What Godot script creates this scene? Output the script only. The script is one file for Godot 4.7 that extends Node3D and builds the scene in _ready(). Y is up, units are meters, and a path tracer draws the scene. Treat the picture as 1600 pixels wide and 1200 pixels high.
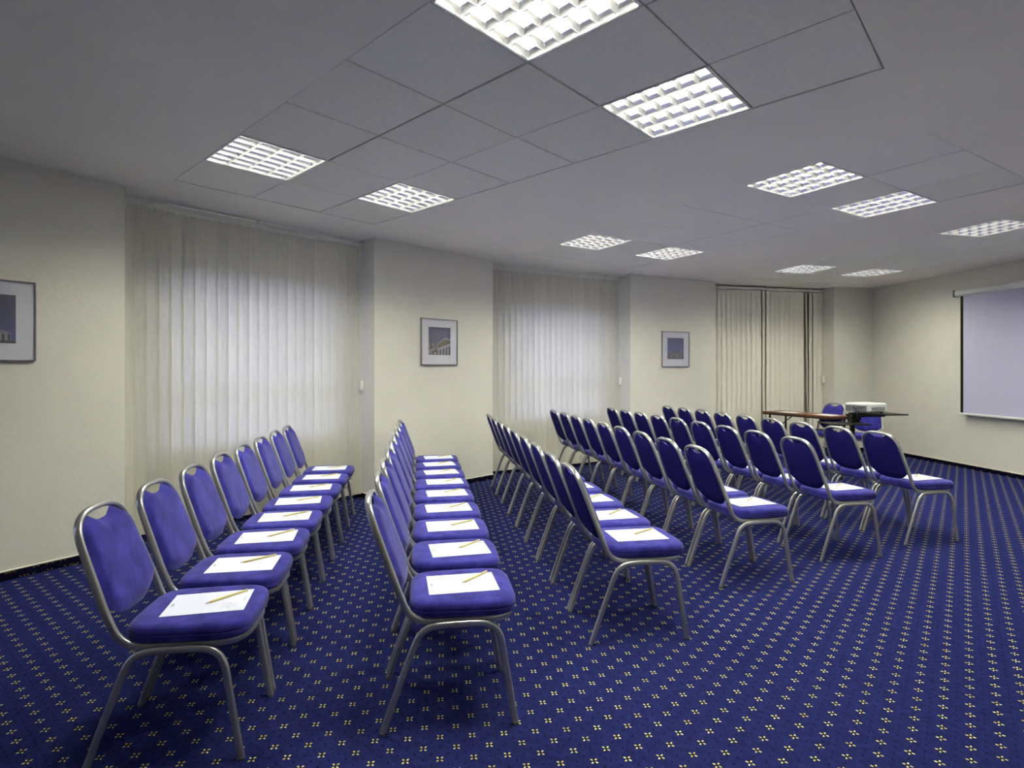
extends Node3D

# ---------------------------------------------------------------- constants
const CEIL := 2.8655
const EYE := 1.4326
var M := {}
var taken := {}

# ---------------------------------------------------------------- small helpers
func pt(x: float, d: float, y := 0.0) -> Vector3:
	return Vector3(x, y, -d)

func numbered(called: String) -> String:
	var n: int = taken.get(called, 0)
	taken[called] = n + 1
	return called if n == 0 else "%s_%03d" % [called, n]

func mb() -> SurfaceTool:
	var st := SurfaceTool.new()
	st.begin(Mesh.PRIMITIVE_TRIANGLES)
	st.set_smooth_group(-1)
	return st

func tri(st: SurfaceTool, a: Vector3, b: Vector3, c: Vector3, out: Vector3) -> void:
	if (b - a).cross(c - a).dot(out) > 0.0:
		st.add_vertex(a); st.add_vertex(c); st.add_vertex(b)
	else:
		st.add_vertex(a); st.add_vertex(b); st.add_vertex(c)

func quad(st: SurfaceTool, a: Vector3, b: Vector3, c: Vector3, d: Vector3, out: Vector3) -> void:
	tri(st, a, b, c, out)
	tri(st, a, c, d, out)

func done(st: SurfaceTool) -> ArrayMesh:
	st.generate_normals()
	return st.commit()

func put(mesh: Mesh, called: String, mat: Material, parent: Node) -> MeshInstance3D:
	var o := MeshInstance3D.new()
	o.mesh = mesh
	o.material_override = mat
	o.name = called
	parent.add_child(o, true)
	return o

func build(st: SurfaceTool, called: String, mat: Material, parent: Node) -> MeshInstance3D:
	return put(done(st), called, mat, parent)

func tag(o: Node, label: String, category: String, group := "") -> void:
	o.set_meta("label", label)
	o.set_meta("category", category)
	if group:
		o.set_meta("group", group)

func base(called: String, at := Vector3.ZERO, turn := 0.0) -> Node3D:
	var o := Node3D.new()
	o.name = numbered(called)
	add_child(o)
	o.position = at
	o.rotation.y = turn
	return o

func struct(called: String, label: String, category: String) -> Node3D:
	var o := base(called)
	o.set_meta("kind", "structure")
	tag(o, label, category)
	return o

# a box with chamfered edges; xf places its centre
func cbox(st: SurfaceTool, xf: Transform3D, size: Vector3, ch := 0.0) -> void:
	var h := size / 2.0
	var c: float = minf(ch, minf(h.x, minf(h.y, h.z)) * 0.9)
	if c <= 0.0:
		for ax in 3:
			for s in [-1.0, 1.0]:
				var n := Vector3.ZERO; n[ax] = s
				var u := (ax + 1) % 3
				var v := (ax + 2) % 3
				var p := []
				for k in [[-1, -1], [1, -1], [1, 1], [-1, 1]]:
					var q := Vector3.ZERO
					q[ax] = s * h[ax]; q[u] = k[0] * h[u]; q[v] = k[1] * h[v]
					p.append(xf * q)
				quad(st, p[0], p[1], p[2], p[3], xf.basis * n)
		return
	for ax in 3:
		var u := (ax + 1) % 3
		var v := (ax + 2) % 3
		for s in [-1.0, 1.0]:
			var n := Vector3.ZERO; n[ax] = s
			var p := []
			for k in [[-1, -1], [1, -1], [1, 1], [-1, 1]]:
				var q := Vector3.ZERO
				q[ax] = s * h[ax]; q[u] = k[0] * (h[u] - c); q[v] = k[1] * (h[v] - c)
				p.append(xf * q)
			quad(st, p[0], p[1], p[2], p[3], xf.basis * n)
		# edges running along ax
		for su in [-1.0, 1.0]:
			for sv in [-1.0, 1.0]:
				var p := []
				for e in [-1.0, 1.0]:
					var q := Vector3.ZERO
					q[ax] = e * (h[ax] - c); q[u] = su * h[u]; q[v] = sv * (h[v] - c)
					var r := Vector3.ZERO
					r[ax] = e * (h[ax] - c); r[u] = su * (h[u] - c); r[v] = sv * h[v]
					p.append(xf * q); p.append(xf * r)
				var n := Vector3.ZERO; n[u] = su; n[v] = sv
				quad(st, p[0], p[1], p[3], p[2], xf.basis * n)
	for sx in [-1.0, 1.0]:
		for sy in [-1.0, 1.0]:
			for sz in [-1.0, 1.0]:
				var a := Vector3(sx * h.x, sy * (h.y - c), sz * (h.z - c))
				var b := Vector3(sx * (h.x - c), sy * h.y, sz * (h.z - c))
				var d := Vector3(sx * (h.x - c), sy * (h.y - c), sz * h.z)
				tri(st, xf * a, xf * b, xf * d, xf.basis * Vector3(sx, sy, sz))

func bx(st: SurfaceTool, at: Vector3, size: Vector3, ch := 0.0) -> void:
	cbox(st, Transform3D(Basis(), at), size, ch)

# a bar of rectangular section between two points
func bar(st: SurfaceTool, a: Vector3, b: Vector3, w: float, t: float, ch := 0.0, up := Vector3.UP) -> void:
	var z := (b - a).normalized()
	if absf(z.dot(up)) > 0.99:
		up = Vector3.RIGHT
	var x := up.cross(z).normalized()
	var y := z.cross(x)
	cbox(st, Transform3D(Basis(x, y, z), (a + b) / 2.0), Vector3(w, t, (b - a).length()), ch)

# a vertical prism over a plan polygon
func prism(st: SurfaceTool, poly: PackedVector2Array, y0: float, y1: float) -> void:
	var mid := Vector2.ZERO
	for p in poly: mid += p / poly.size()
	var idx := Geometry2D.triangulate_polygon(poly)
	for i in range(0, idx.size(), 3):
		var a := poly[idx[i]]; var b := poly[idx[i + 1]]; var c := poly[idx[i + 2]]
		tri(st, pt(a.x, a.y, y1), pt(b.x, b.y, y1), pt(c.x, c.y, y1), Vector3.UP)
		tri(st, pt(a.x, a.y, y0), pt(b.x, b.y, y0), pt(c.x, c.y, y0), Vector3.DOWN)
	var cw := Geometry2D.is_polygon_clockwise(poly)
	for i in poly.size():
		var a := poly[i]
		var b := poly[(i + 1) % poly.size()]
		var e := b - a
		var n := Vector2(e.y, -e.x) * (-1.0 if cw else 1.0)
		quad(st, pt(a.x, a.y, y0), pt(b.x, b.y, y0), pt(b.x, b.y, y1), pt(a.x, a.y, y1), pt(n.x, n.y))

# sweep a closed section along a path; refs = the section's second axis at every point
func sweep(st: SurfaceTool, path: Array, refs: Array, section: Array, closed: bool, caps := true) -> void:
	var n := path.size()
	var rings := []
	for i in n:
		var prev: Vector3 = path[(i - 1 + n) % n] if closed or i > 0 else path[i]
		var next: Vector3 = path[(i + 1) % n] if closed or i < n - 1 else path[i]
		var t := (next - prev).normalized()
		var b: Vector3 = refs[i]
		b = (b - t * b.dot(t)).normalized()
		var a := b.cross(t)
		var ring := []
		for s in section:
			ring.append(path[i] + a * s.x + b * s.y)
		rings.append(ring)
	var m := section.size()
	for i in (n if closed else n - 1):
		var r0: Array = rings[i]
		var r1: Array = rings[(i + 1) % n]
		var c0: Vector3 = (path[i] + path[(i + 1) % n]) / 2.0
		for j in m:
			var k := (j + 1) % m
			var mid: Vector3 = (r0[j] + r0[k] + r1[j] + r1[k]) / 4.0
			quad(st, r0[j], r0[k], r1[k], r1[j], mid - c0)
	if not closed and caps:
		for e in [0, n - 1]:
			var t: Vector3 = (path[0] - path[1]) if e == 0 else (path[n - 1] - path[n - 2])
			for j in m:
				tri(st, path[e], rings[e][j], rings[e][(j + 1) % m], t)

func circle(r: float, k := 10, sy := 1.0) -> Array:
	var a := []
	for i in k:
		a.append(Vector2(cos(TAU * i / k) * r, sin(TAU * i / k) * r * sy))
	return a

# points of a smooth curve through keys
func smooth(keys: Array, per := 5, closed := false) -> Array:
	var out := []
	var n := keys.size()
	for i in (n if closed else n - 1):
		var p0: Vector3 = keys[(i - 1 + n) % n] if closed or i > 0 else keys[i] * 2.0 - keys[i + 1]
		var p1: Vector3 = keys[i]
		var p2: Vector3 = keys[(i + 1) % n]
		var p3: Vector3 = keys[(i + 2) % n] if closed or i < n - 2 else keys[i + 1] * 2.0 - keys[i]
		for k in per:
			out.append(p1.cubic_interpolate(p2, p0, p3, float(k) / per))
	if not closed:
		out.append(keys[n - 1])
	return out

func tube(st: SurfaceTool, keys: Array, r: float, k := 8, per := 4, soft := true) -> void:
	var path := smooth(keys, per) if soft else keys
	var refs := []
	var up := Vector3(0.31, 0.9, 0.2).normalized()
	for i in path.size():
		var t: Vector3 = (path[mini(i + 1, path.size() - 1)] - path[maxi(i - 1, 0)]).normalized()
		if i > 0:
			up = refs[i - 1]
		up = (up - t * up.dot(t)).normalized()
		refs.append(up)
	sweep(st, path, refs, circle(r, k), false)

# ---------------------------------------------------------------- materials
func mat(c: Color, rough := 0.8, metal := 0.0) -> StandardMaterial3D:
	var m := StandardMaterial3D.new()
	m.albedo_color = c
	m.roughness = rough
	m.metallic = metal
	return m

func noise_image(size: int, freq: float, seed_: int, oct := 3) -> Image:
	var n := FastNoiseLite.new()
	n.seed = seed_
	n.frequency = freq
	n.fractal_octaves = oct
	return n.get_seamless_image(size, size)

# a texture that runs from one colour to another along seamless noise
func mottle(a: Color, b: Color, size: int, freq: float, seed_: int, oct := 3) -> ImageTexture:
	var im := noise_image(size, freq, seed_, oct)
	var o := Image.create(size, size, true, Image.FORMAT_RGB8)
	for y in size:
		for x in size:
			o.set_pixel(x, y, a.lerp(b, im.get_pixel(x, y).r))
	o.generate_mipmaps()
	return ImageTexture.create_from_image(o)

func relief(size: int, freq: float, seed_: int, strength: float) -> ImageTexture:
	var im := noise_image(size, freq, seed_, 3)
	im.convert(Image.FORMAT_RGBA8)
	im.bump_map_to_normal_map(strength)
	return ImageTexture.create_from_image(im)

# woven pattern: four-petalled cream flowers on blue, on a centred square lattice; four lattice cells a side
func carpet_texture(ground: Color, petal: Color, shade: Color, speck: Color, cells: int, size: int, flower: float) -> ImageTexture:
	var im := Image.create(size, size, true, Image.FORMAT_RGB8)
	var n1 := noise_image(size, 0.35, 5, 2)
	var n2 := noise_image(size, 0.012, 9, 4)
	for y in size:
		for x in size:
			var k := 0.62 + 0.5 * n1.get_pixel(x, y).r + 0.26 * n2.get_pixel(x, y).r
			im.set_pixel(x, y, Color(ground.r * k, ground.g * k, ground.b * k))
	var cell := float(size) / cells
	var rng := RandomNumberGenerator.new()
	rng.seed = 3
	for iy in cells * 2:
		for ix in cells * 2:
			var c := Vector2(ix, iy) * cell / 2.0
			if (ix + iy) % 2 == 0:
				if ix % 2 == 0 or ix % 2 == 1:
					_flower(im, c, cell * flower, petal, shade, rng)
			else:
				_blot(im, c, cell * 0.028, cell * 0.04, 0.4, speck)
	for iy in cells * 2:
		for ix in cells * 2:
			var c := (Vector2(ix, iy) + Vector2(0.5, 0.5)) * cell / 2.0
			_blot(im, c, cell * 0.026, cell * 0.042, -0.5, speck)
	im.generate_mipmaps()
	return ImageTexture.create_from_image(im)

func _blot(im: Image, c: Vector2, rx: float, ry: float, ang: float, col: Color) -> void:
	var s := im.get_width()
	var r := int(ceil(maxf(rx, ry)))
	for dy in range(-r, r + 1):
		for dx in range(-r, r + 1):
			var q := Vector2(dx, dy).rotated(ang)
			var e := q.x * q.x / (rx * rx) + q.y * q.y / (ry * ry)
			if e < 1.0:
				var px := posmod(int(c.x) + dx, s)
				var py := posmod(int(c.y) + dy, s)
				im.set_pixel(px, py, im.get_pixel(px, py).lerp(col, clampf((1.0 - e) * 3.0, 0.0, 1.0)))

func _flower(im: Image, c: Vector2, r: float, petal: Color, shade: Color, rng: RandomNumberGenerator) -> void:
	for k in 4:
		var a := PI / 4.0 + k * PI / 2.0
		_blot(im, c + Vector2(cos(a), sin(a)) * r * 0.62, r * 0.5, r * 0.34, -a, shade)
	_blot(im, c, r * 0.3, r * 0.3, 0.0, shade)
	for k in 4:
		var a := PI / 4.0 + k * PI / 2.0
		var col := petal.lerp(Color(0.72, 0.6, 0.22), rng.randf() * 0.4)
		_blot(im, c + Vector2(cos(a), sin(a)) * r * 0.66, r * 0.37, r * 0.22, -a, col)

func make_materials() -> void:
	var wall := mat(Color(1, 1, 1), 0.92)
	wall.albedo_texture = mottle(Color(0.86, 0.85, 0.815), Color(0.88, 0.87, 0.835), 256, 0.012, 11)
	wall.normal_enabled = true
	wall.normal_texture = relief(256, 0.12, 12, 2.0)
	wall.normal_scale = 0.12
	wall.uv1_triplanar = true
	wall.uv1_world_triplanar = true
	wall.uv1_scale = Vector3(0.9, 0.9, 0.9)
	M.wall = wall
	var ceil_ := mat(Color(1, 1, 1), 0.95)
	ceil_.albedo_texture = mottle(Color(0.945, 0.93, 0.89), Color(0.96, 0.945, 0.905), 256, 0.01, 21)
	ceil_.uv1_triplanar = true
	ceil_.uv1_world_triplanar = true
	ceil_.uv1_scale = Vector3(0.5, 0.5, 0.5)
	M.ceiling = ceil_
	for k in 3:
		var t := mat(Color(1, 1, 1), 0.95)
		var g: float = [0.93, 0.915, 0.935][k]
		var w: float = [0.034, 0.038, 0.028][k]
		t.albedo_texture = mottle(Color(g - 0.02 + w * 0.35, g - 0.02 + w * 0.35, g - 0.02 - w * 0.7), Color(g + 0.015 + w * 0.35, g + 0.015 + w * 0.35, g + 0.01 - w * 0.7), 256, 0.06, 31 + k)
		t.uv1_triplanar = true
		t.uv1_world_triplanar = true
		t.uv1_scale = Vector3(1.7, 1.7, 1.7)
		M["tile%d" % k] = t
	M.grid = mat(Color(0.45, 0.45, 0.44), 0.6)
	M.plenum = mat(Color(0.2, 0.2, 0.2), 0.95)
	var carpet := mat(Color(1, 1, 1), 0.97)
	carpet.albedo_texture = carpet_texture(Color(0.145, 0.162, 0.365), Color(0.90, 0.89, 0.66), Color(0.12, 0.12, 0.16), Color(0.05, 0.05, 0.17), 4, 1024, 0.135)
	carpet.metallic_specular = 0.1
	carpet.normal_enabled = true
	carpet.normal_texture = relief(512, 0.2, 41, 4.0)
	carpet.normal_scale = 0.5
	M.carpet = carpet
	var skirt := mat(Color(1, 1, 1), 0.97)
	skirt.albedo_texture = carpet_texture(Color(0.06, 0.06, 0.15), Color(0.5, 0.45, 0.22), Color(0.05, 0.05, 0.08), Color(0.03, 0.03, 0.08), 1, 256, 0.16)
	skirt.metallic_specular = 0.1
	skirt.uv1_triplanar = true
	skirt.uv1_scale = Vector3(8, 8, 8)
	M.skirt = skirt
	M.bead = mat(Color(0.9, 0.89, 0.84), 0.5)
	var velvet := mat(Color(1, 1, 1), 0.75)
	velvet.albedo_texture = mottle(Color(0.135, 0.125, 0.42), Color(0.285, 0.275, 0.68), 256, 0.022, 51, 5)
	velvet.metallic_specular = 0.15
	velvet.uv1_triplanar = true
	velvet.uv1_world_triplanar = true
	velvet.uv1_scale = Vector3(1.9, 1.3, 1.9)
	velvet.rim_enabled = true
	velvet.rim = 0.35
	velvet.rim_tint = 1.0
	M.velvet = velvet
	M.shaded_back_cloth = mat(Color(0.15, 0.135, 0.42), 0.85)  # plain rear fabric; the shade on the chair backs is mixed into its darker blue
	M.shaded_back_cloth.metallic_specular = 0.15
	M.piping = mat(Color(0.17, 0.15, 0.5), 0.8)
	M.steel = mat(Color(0.70, 0.70, 0.705), 0.28, 0.7)
	M.foot = mat(Color(0.38, 0.38, 0.39), 0.6)
	M.white_paint = mat(Color(0.88, 0.88, 0.86), 0.45)
	M.reflector = mat(Color(0.9, 0.9, 0.92), 0.25, 1.0)
	var lamp := mat(Color(1, 1, 1), 0.5)
	lamp.emission_enabled = true
	lamp.emission = Color(0.97, 0.98, 1.0)
	lamp.emission_energy_multiplier = 5.0
	M.lamp = lamp
	for k in 3:
		var s := mat(Color(1, 1, 1), 0.9)
		var b: float = [0.84, 0.825, 0.85][k]
		s.albedo_texture = mottle(Color(b - 0.02, b - 0.03, b - 0.085), Color(b + 0.02, b + 0.01, b - 0.05), 128, 0.09, 61 + k)
		s.uv1_triplanar = true
		s.uv1_scale = Vector3(3, 0.25, 3)
		s.backlight_enabled = true
		s.backlight = Color(0.6, 0.595, 0.64)
		M["slat%d" % k] = s
	var tan := mat(Color(1, 1, 1), 0.9)
	tan.albedo_texture = mottle(Color(0.905, 0.89, 0.84), Color(0.94, 0.925, 0.875), 128, 0.09, 66)
	tan.uv1_triplanar = true
	tan.uv1_scale = Vector3(3, 0.25, 3)
	M.slat_tan = tan
	M.rail = mat(Color(0.88, 0.87, 0.83), 0.4)
	M.chain = mat(Color(0.93, 0.93, 0.91), 0.4)
	M.alu = mat(Color(0.62, 0.62, 0.62), 0.3, 0.9)
	M.mat_board = mat(Color(0.82, 0.82, 0.87), 0.9)
	var glass := mat(Color(1, 1, 1, 0.04), 0.03)
	glass.transparency = BaseMaterial3D.TRANSPARENCY_ALPHA
	M.glass = glass
	var screen := mat(Color(0.76, 0.76, 0.87), 0.9)
	M.screen = screen
	M.black = mat(Color(0.03, 0.03, 0.033), 0.5)
	M.black_metal = mat(Color(0.05, 0.05, 0.055), 0.4, 0.4)
	M.grey_plastic = mat(Color(0.55, 0.56, 0.56), 0.5)
	M.white_plastic = mat(Color(0.86, 0.87, 0.86), 0.4)
	M.lens_glass = mat(Color(0.05, 0.05, 0.09), 0.05, 0.2)
	var wood := mat(Color(1, 1, 1), 0.35)
	var grain := Image.create(256, 256, true, Image.FORMAT_RGB8)
	var gn := noise_image(256, 0.02, 71, 4)
	for y in 256:
		for x in 256:
			var v := gn.get_pixel(x, (y * 9) % 256).r * 0.6 + 0.4 * gn.get_pixel((x * 2) % 256, y).r
			grain.set_pixel(x, y, Color(0.36, 0.21, 0.12).lerp(Color(0.52, 0.34, 0.21), v))
	grain.generate_mipmaps()
	wood.albedo_texture = ImageTexture.create_from_image(grain)
	wood.uv1_triplanar = true
	wood.uv1_scale = Vector3(1.5, 1.5, 1.5)
	M.wood = wood
	M.wood_edge = mat(Color(0.17, 0.09, 0.06), 0.5)
	M.pencil = mat(Color(0.80, 0.76, 0.50), 0.5)
	M.pencil_wood = mat(Color(0.80, 0.66, 0.46), 0.8)
	M.lead = mat(Color(0.15, 0.15, 0.16), 0.5)
	M.window_frame = mat(Color(0.85, 0.85, 0.83), 0.4)
	var paper := mat(Color(1, 1, 1), 0.9)
	paper.albedo_texture = paper_texture()
	M.paper = paper
	M.plain_paper = mat(Color(0.92, 0.92, 0.93), 0.9)

# a hotel note sheet: small letterhead at one end, fine ruled lines, a grey block and a small emblem at the other
func paper_texture() -> ImageTexture:
	var w := 420
	var h := 297
	var im := Image.create(w, h, true, Image.FORMAT_RGB8)
	im.fill(Color(0.87, 0.88, 0.97))
	for x in range(70, 300, 9):
		im.fill_rect(Rect2i(x, 30, 1, 225), Color(0.84, 0.85, 0.89))
	for k in 3:
		im.fill_rect(Rect2i(17 + k * 5, 128 + k * 3, 3, 44 - k * 9), Color(0.42, 0.43, 0.47))
	var rng := RandomNumberGenerator.new()
	rng.seed = 17
	for r in 9:
		for c in 16:
			if rng.randf() < 0.7:
				im.fill_rect(Rect2i(290 + c * 5, 178 + r * 8, 3, 5), Color(0.66, 0.67, 0.72).lerp(Color(0.82, 0.83, 0.86), rng.randf()))
	for r in 4:
		im.fill_rect(Rect2i(392, 110 + r * 14, 6, 9), Color(0.62, 0.63, 0.68))
	im.generate_mipmaps()
	return ImageTexture.create_from_image(im)

# generic travel photographs: a columned front under a blue sky
func print_texture(kind: int) -> ImageTexture:
	var s := 160
	var im := Image.create(s, s, true, Image.FORMAT_RGB8)
	var n := noise_image(s, 0.03, 81 + kind, 4)
	for y in s:
		var v := float(y) / s
		for x in s:
			var u := float(x) / s
			var k := n.get_pixel(x, y).r
			var c := Color(0.05, 0.08, 0.36).lerp(Color(0.22, 0.33, 0.68), v + 0.25 * (k - 0.5))
			if kind == 1:
				c = Color(0.10, 0.12, 0.38).lerp(Color(0.28, 0.34, 0.62), k)
				var roof := 0.86 - 0.62 * u if u < 0.75 else 0.395 + 0.25 * (u - 0.75)
				if v > roof - 0.03 and u > 0.3:
					c = Color(0.88, 0.86, 0.78)
				if v > roof + 0.02 and u > 0.3:
					c = Color(0.62, 0.48, 0.25).lerp(Color(0.25, 0.17, 0.10), k)
				var eave := 0.90 - 0.34 * u
				if v > eave:
					c = Color(0.9, 0.88, 0.8)
				if v > eave + 0.09:
					c = Color(0.88, 0.86, 0.8) if fmod(u * 7.0, 1.0) < 0.45 else Color(0.10, 0.08, 0.07)
				if u < 0.42 and v > 0.55 + 0.35 * absf(u - 0.24):
					c = Color(0.75, 0.72, 0.64) if k > 0.5 else Color(0.18, 0.14, 0.11)
				if absf(u - 0.43) < 0.012 and v > 0.25 and v < 0.6:
					c = Color(0.2, 0.35, 0.4)
			elif kind == 2:
				c = Color(0.10, 0.13, 0.42).lerp(Color(0.45, 0.50, 0.78), clampf(v * 1.3 - 0.1, 0, 1))
				var hill := 0.66 + 0.08 * sin(u * 7.0 + 1.0) - 0.1 * maxf(0.0, u - 0.6)
				if v > hill:
					c = Color(0.10, 0.09, 0.12).lerp(Color(0.26, 0.22, 0.2), k)
				if v > 0.74 and v < 0.77 and u > 0.25 and u < 0.75:
					c = Color(0.75, 0.58, 0.42)
				for q in [[0.23, 0.85], [0.58, 0.84], [0.8, 0.86], [0.63, 0.88]]:
					if Vector2(u - q[0], (v - q[1]) * 0.5).length() < 0.022:
						c = Color(0.98, 0.94, 0.82)
			else:
				if v > 0.66 + 0.4 * absf(u - 0.62) and v < 0.80:
					c = Color(0.75, 0.72, 0.68) if v > 0.76 or v < 0.69 + 0.4 * absf(u - 0.62) else Color(0.4, 0.36, 0.33)
				if v >= 0.80 and v < 0.94 and u > 0.28 and u < 0.92:
					c = Color(0.8, 0.78, 0.74) if fmod(u * 11.0, 1.0) < 0.5 else Color(0.2, 0.15, 0.14)
				if v >= 0.94:
					c = Color(0.08, 0.08, 0.1)
			im.set_pixel(x, y, Color(c.r * 0.62, c.g * 0.62, c.b * 0.8))
	im.generate_mipmaps()
	return ImageTexture.create_from_image(im)

# ---------------------------------------------------------------- plan of the room (x to the right of the lens axis, d ahead)
var front := [  # the ends of the piers along the window wall
	[Vector2(-3.95, 2.961), Vector2(-2.917, 4.398)],
	[Vector2(-1.332, 6.094), Vector2(-0.056, 7.34)],
	[Vector2(2.0, 8.422), Vector2(3.564, 9.158)],
	[Vector2(5.859, 9.763), Vector2(6.652, 9.917)],
]
const REAR := [Vector2(7.1, 3.89), Vector2(5.07, 3.35), Vector2(3.37, 2.325), Vector2(1.43, 0.28), Vector2(0.07, -2.34), Vector2(-5.25, 0.43)]
const BACK := 0.46   # how far the niche reaches behind the pier faces
const GROUPS := [[-2.447, 4.251, 46.62], [0.384, 6.96, 31.03], [3.88, 8.835, 14.89]]

func outward(a: Vector2, b: Vector2) -> Vector2:
	var e := (b - a).normalized()
	return Vector2(-e.y, e.x)

func baseboard(parent: Node, a: Vector2, b: Vector2, n: Vector2) -> void:
	# n points into the room
	var e := (b - a).normalized()
	var xf := Transform3D(Basis(pt(e.x, e.y), Vector3.UP, pt(e.x, e.y).cross(Vector3.UP)), Vector3.ZERO)
	var m := (a + b) / 2.0 + n * 0.007
	xf.origin = pt(m.x, m.y, 0.03)
	var s := mb()
	cbox(s, xf, Vector3((b - a).length(), 0.06, 0.012), 0.0)
	build(s, "carpet_strip", M.skirt, parent)
	m = (a + b) / 2.0 + n * 0.008
	xf.origin = pt(m.x, m.y, 0.064)
	s = mb()
	cbox(s, xf, Vector3((b - a).length(), 0.008, 0.014), 0.002)
	build(s, "edge_bead", M.bead, parent)

func room() -> void:
	var outer := PackedVector2Array()
	# floor slab: covers niches as well
	var fl := struct("floor", "dark blue carpet with rows of small cream four-petalled flowers", "carpet")
	var poly := PackedVector2Array([Vector2(-5.9, 0.2), Vector2(-4.7, 3.2), Vector2(-3.6, 4.9), Vector2(-1.9, 6.8), Vector2(-0.5, 8.0), Vector2(1.6, 9.1), Vector2(3.3, 9.9), Vector2(5.6, 10.5), Vector2(7.2, 10.6), Vector2(7.5, 3.7), Vector2(5.2, 3.1), Vector2(3.6, 2.1), Vector2(1.7, 0.1), Vector2(0.2, -2.8)])
	var st := SurfaceTool.new()
	st.begin(Mesh.PRIMITIVE_TRIANGLES)
	var idx := Geometry2D.triangulate_polygon(poly)
	var o := Vector2(0.6044, 2.076)
	var ang := deg_to_rad(5.3)
	for i in range(0, idx.size(), 3):
		var t := [poly[idx[i]], poly[idx[i + 1]], poly[idx[i + 2]]]
		if (t[1] - t[0]).cross(t[2] - t[0]) > 0.0:
			t = [t[0], t[2], t[1]]
		for p in t:
			var q: Vector2 = (p - o).rotated(-ang)
			st.set_normal(Vector3.UP)
			st.set_tangent(Plane(1, 0, 0, 1))
			st.set_uv(q / 0.5)
			st.add_vertex(pt(p.x, p.y, 0.0))
	put(st.commit(), "carpet", M.carpet, fl)
	st = mb()
	prism(st, poly, -0.2, -0.004)
	build(st, "slab", M.plenum, fl)

	# window wall: piers and niches
	var ww := struct("wall_window_side", "cream wall of piers with three window niches along the curved side", "wall")
	var bb := struct("baseboard_window_side", "dark navy carpet skirting strip under the pier wall", "baseboard")
	for k in 4:
		var a: Vector2 = front[k][0]
		var b: Vector2 = front[k][1]
		var na: Vector2 = outward(front[k - 1][1], a) if k > 0 else outward(Vector2(-5.03, 0.885), a)
		var nb: Vector2 = outward(b, front[k + 1][0]) if k < 3 else outward(a, b)
		var p := PackedVector2Array([a, b, b + nb * 0.75, a + na * 0.75])
		st = mb()
		prism(st, p, -0.02, CEIL + 0.02)
		build(st, "pier", M.wall, ww)
		baseboard(bb, a, b, -outward(a, b))
		if k > 0:
			baseboard(bb, a, a + na * BACK, -(b - a).normalized())
		if k < 3:
			baseboard(bb, b, b + nb * BACK, (b - a).normalized())
	for k in 4:
		var a: Vector2 = front[k - 1][1] if k > 0 else Vector2(-5.25, 0.43)
		var b: Vector2 = front[k][0]
		var e := (b - a).normalized()
		var n := outward(a, b)
		var L := (b - a).length()
		st = mb()
		var c := n * BACK
		var xf := Transform3D(Basis(pt(e.x, e.y), Vector3.UP, pt(e.x, e.y).cross(Vector3.UP)), Vector3.ZERO)
		var parts := [[0.0, L, -0.02, CEIL + 0.02]]
		if k == 1 or k == 2:
			parts = [[0.0, L, -0.02, 0.75], [0.0, L, 2.42, CEIL + 0.02], [0.0, 0.36, 0.75, 2.42], [L - 0.30, L, 0.75, 2.42]]
		for q in parts:
			var m: Vector2 = a + e * ((q[0] + q[1]) / 2.0) + n * (BACK + 0.13)
			xf.origin = pt(m.x, m.y, (q[2] + q[3]) / 2.0)
			cbox(st, xf, Vector3(q[1] - q[0], q[3] - q[2], 0.26))
		build(st, "niche_back", M.wall, ww)
		if k > 0:
			baseboard(bb, a + c, b + c, -n)
		if k == 1 or k == 2:
			window(k, a, e, n, 0.36, L - 0.30, 0.75, 2.42)

	# the other walls
	var sw := struct("wall_screen_side", "cream wall that carries the projection screen", "wall")
	st = mb()
	var c0: Vector2 = front[3][1]
	prism(st, PackedVector2Array([c0, REAR[0], REAR[0] + Vector2(0.25, 0), c0 + Vector2(0.25, 0.6)]), -0.02, CEIL + 0.02)
	build(st, "wall_face", M.wall, sw)
	var sb := struct("baseboard_screen_side", "dark navy carpet skirting strip under the screen wall", "baseboard")
	baseboard(sb, c0, REAR[0], Vector2(-0.997, -0.075))
	var rw := struct("wall_rear", "white rear wall opposite the windows", "wall")
	for i in 4:
		var a: Vector2 = REAR[i]
		var b: Vector2 = REAR[i + 1]
		st = mb()
		prism(st, PackedVector2Array([a, b, b + Vector2(0.25, -0.2), a + Vector2(0.25, -0.2)]), -0.02, CEIL + 0.02)
		build(st, "wall_face", M.ceiling, rw)
	var ew := struct("wall_end", "cream end wall across the room from the projection screen", "wall")
	st = mb()
	prism(st, PackedVector2Array([REAR[4], REAR[5], REAR[5] + Vector2(-0.5, -0.3), REAR[4] + Vector2(-0.1, -0.4)]), -0.02, CEIL + 0.02)
	build(st, "wall_face", M.wall, ew)

	# ceiling: a slab with three pockets for the tile panels
	var ce := struct("ceiling", "white plaster ceiling with three inset panels of square tiles", "ceiling")
	var cs := CSGPolygon3D.new()
	cs.name = "plaster"
	var cp := PackedVector2Array()
	for p in poly: cp.append(p)
	cs.polygon = cp
	cs.depth = 0.3
	# polygon lies in local XY and is pulled along local -Z ... turn so that local Y runs ahead and the depth runs up
	cs.transform = Transform3D(Basis(Vector3(1, 0, 0), Vector3(0, 0, -1), Vector3(0, 1, 0)), Vector3(0, CEIL + 0.3, 0))
	cs.material = M.ceiling
	ce.add_child(cs)
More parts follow.
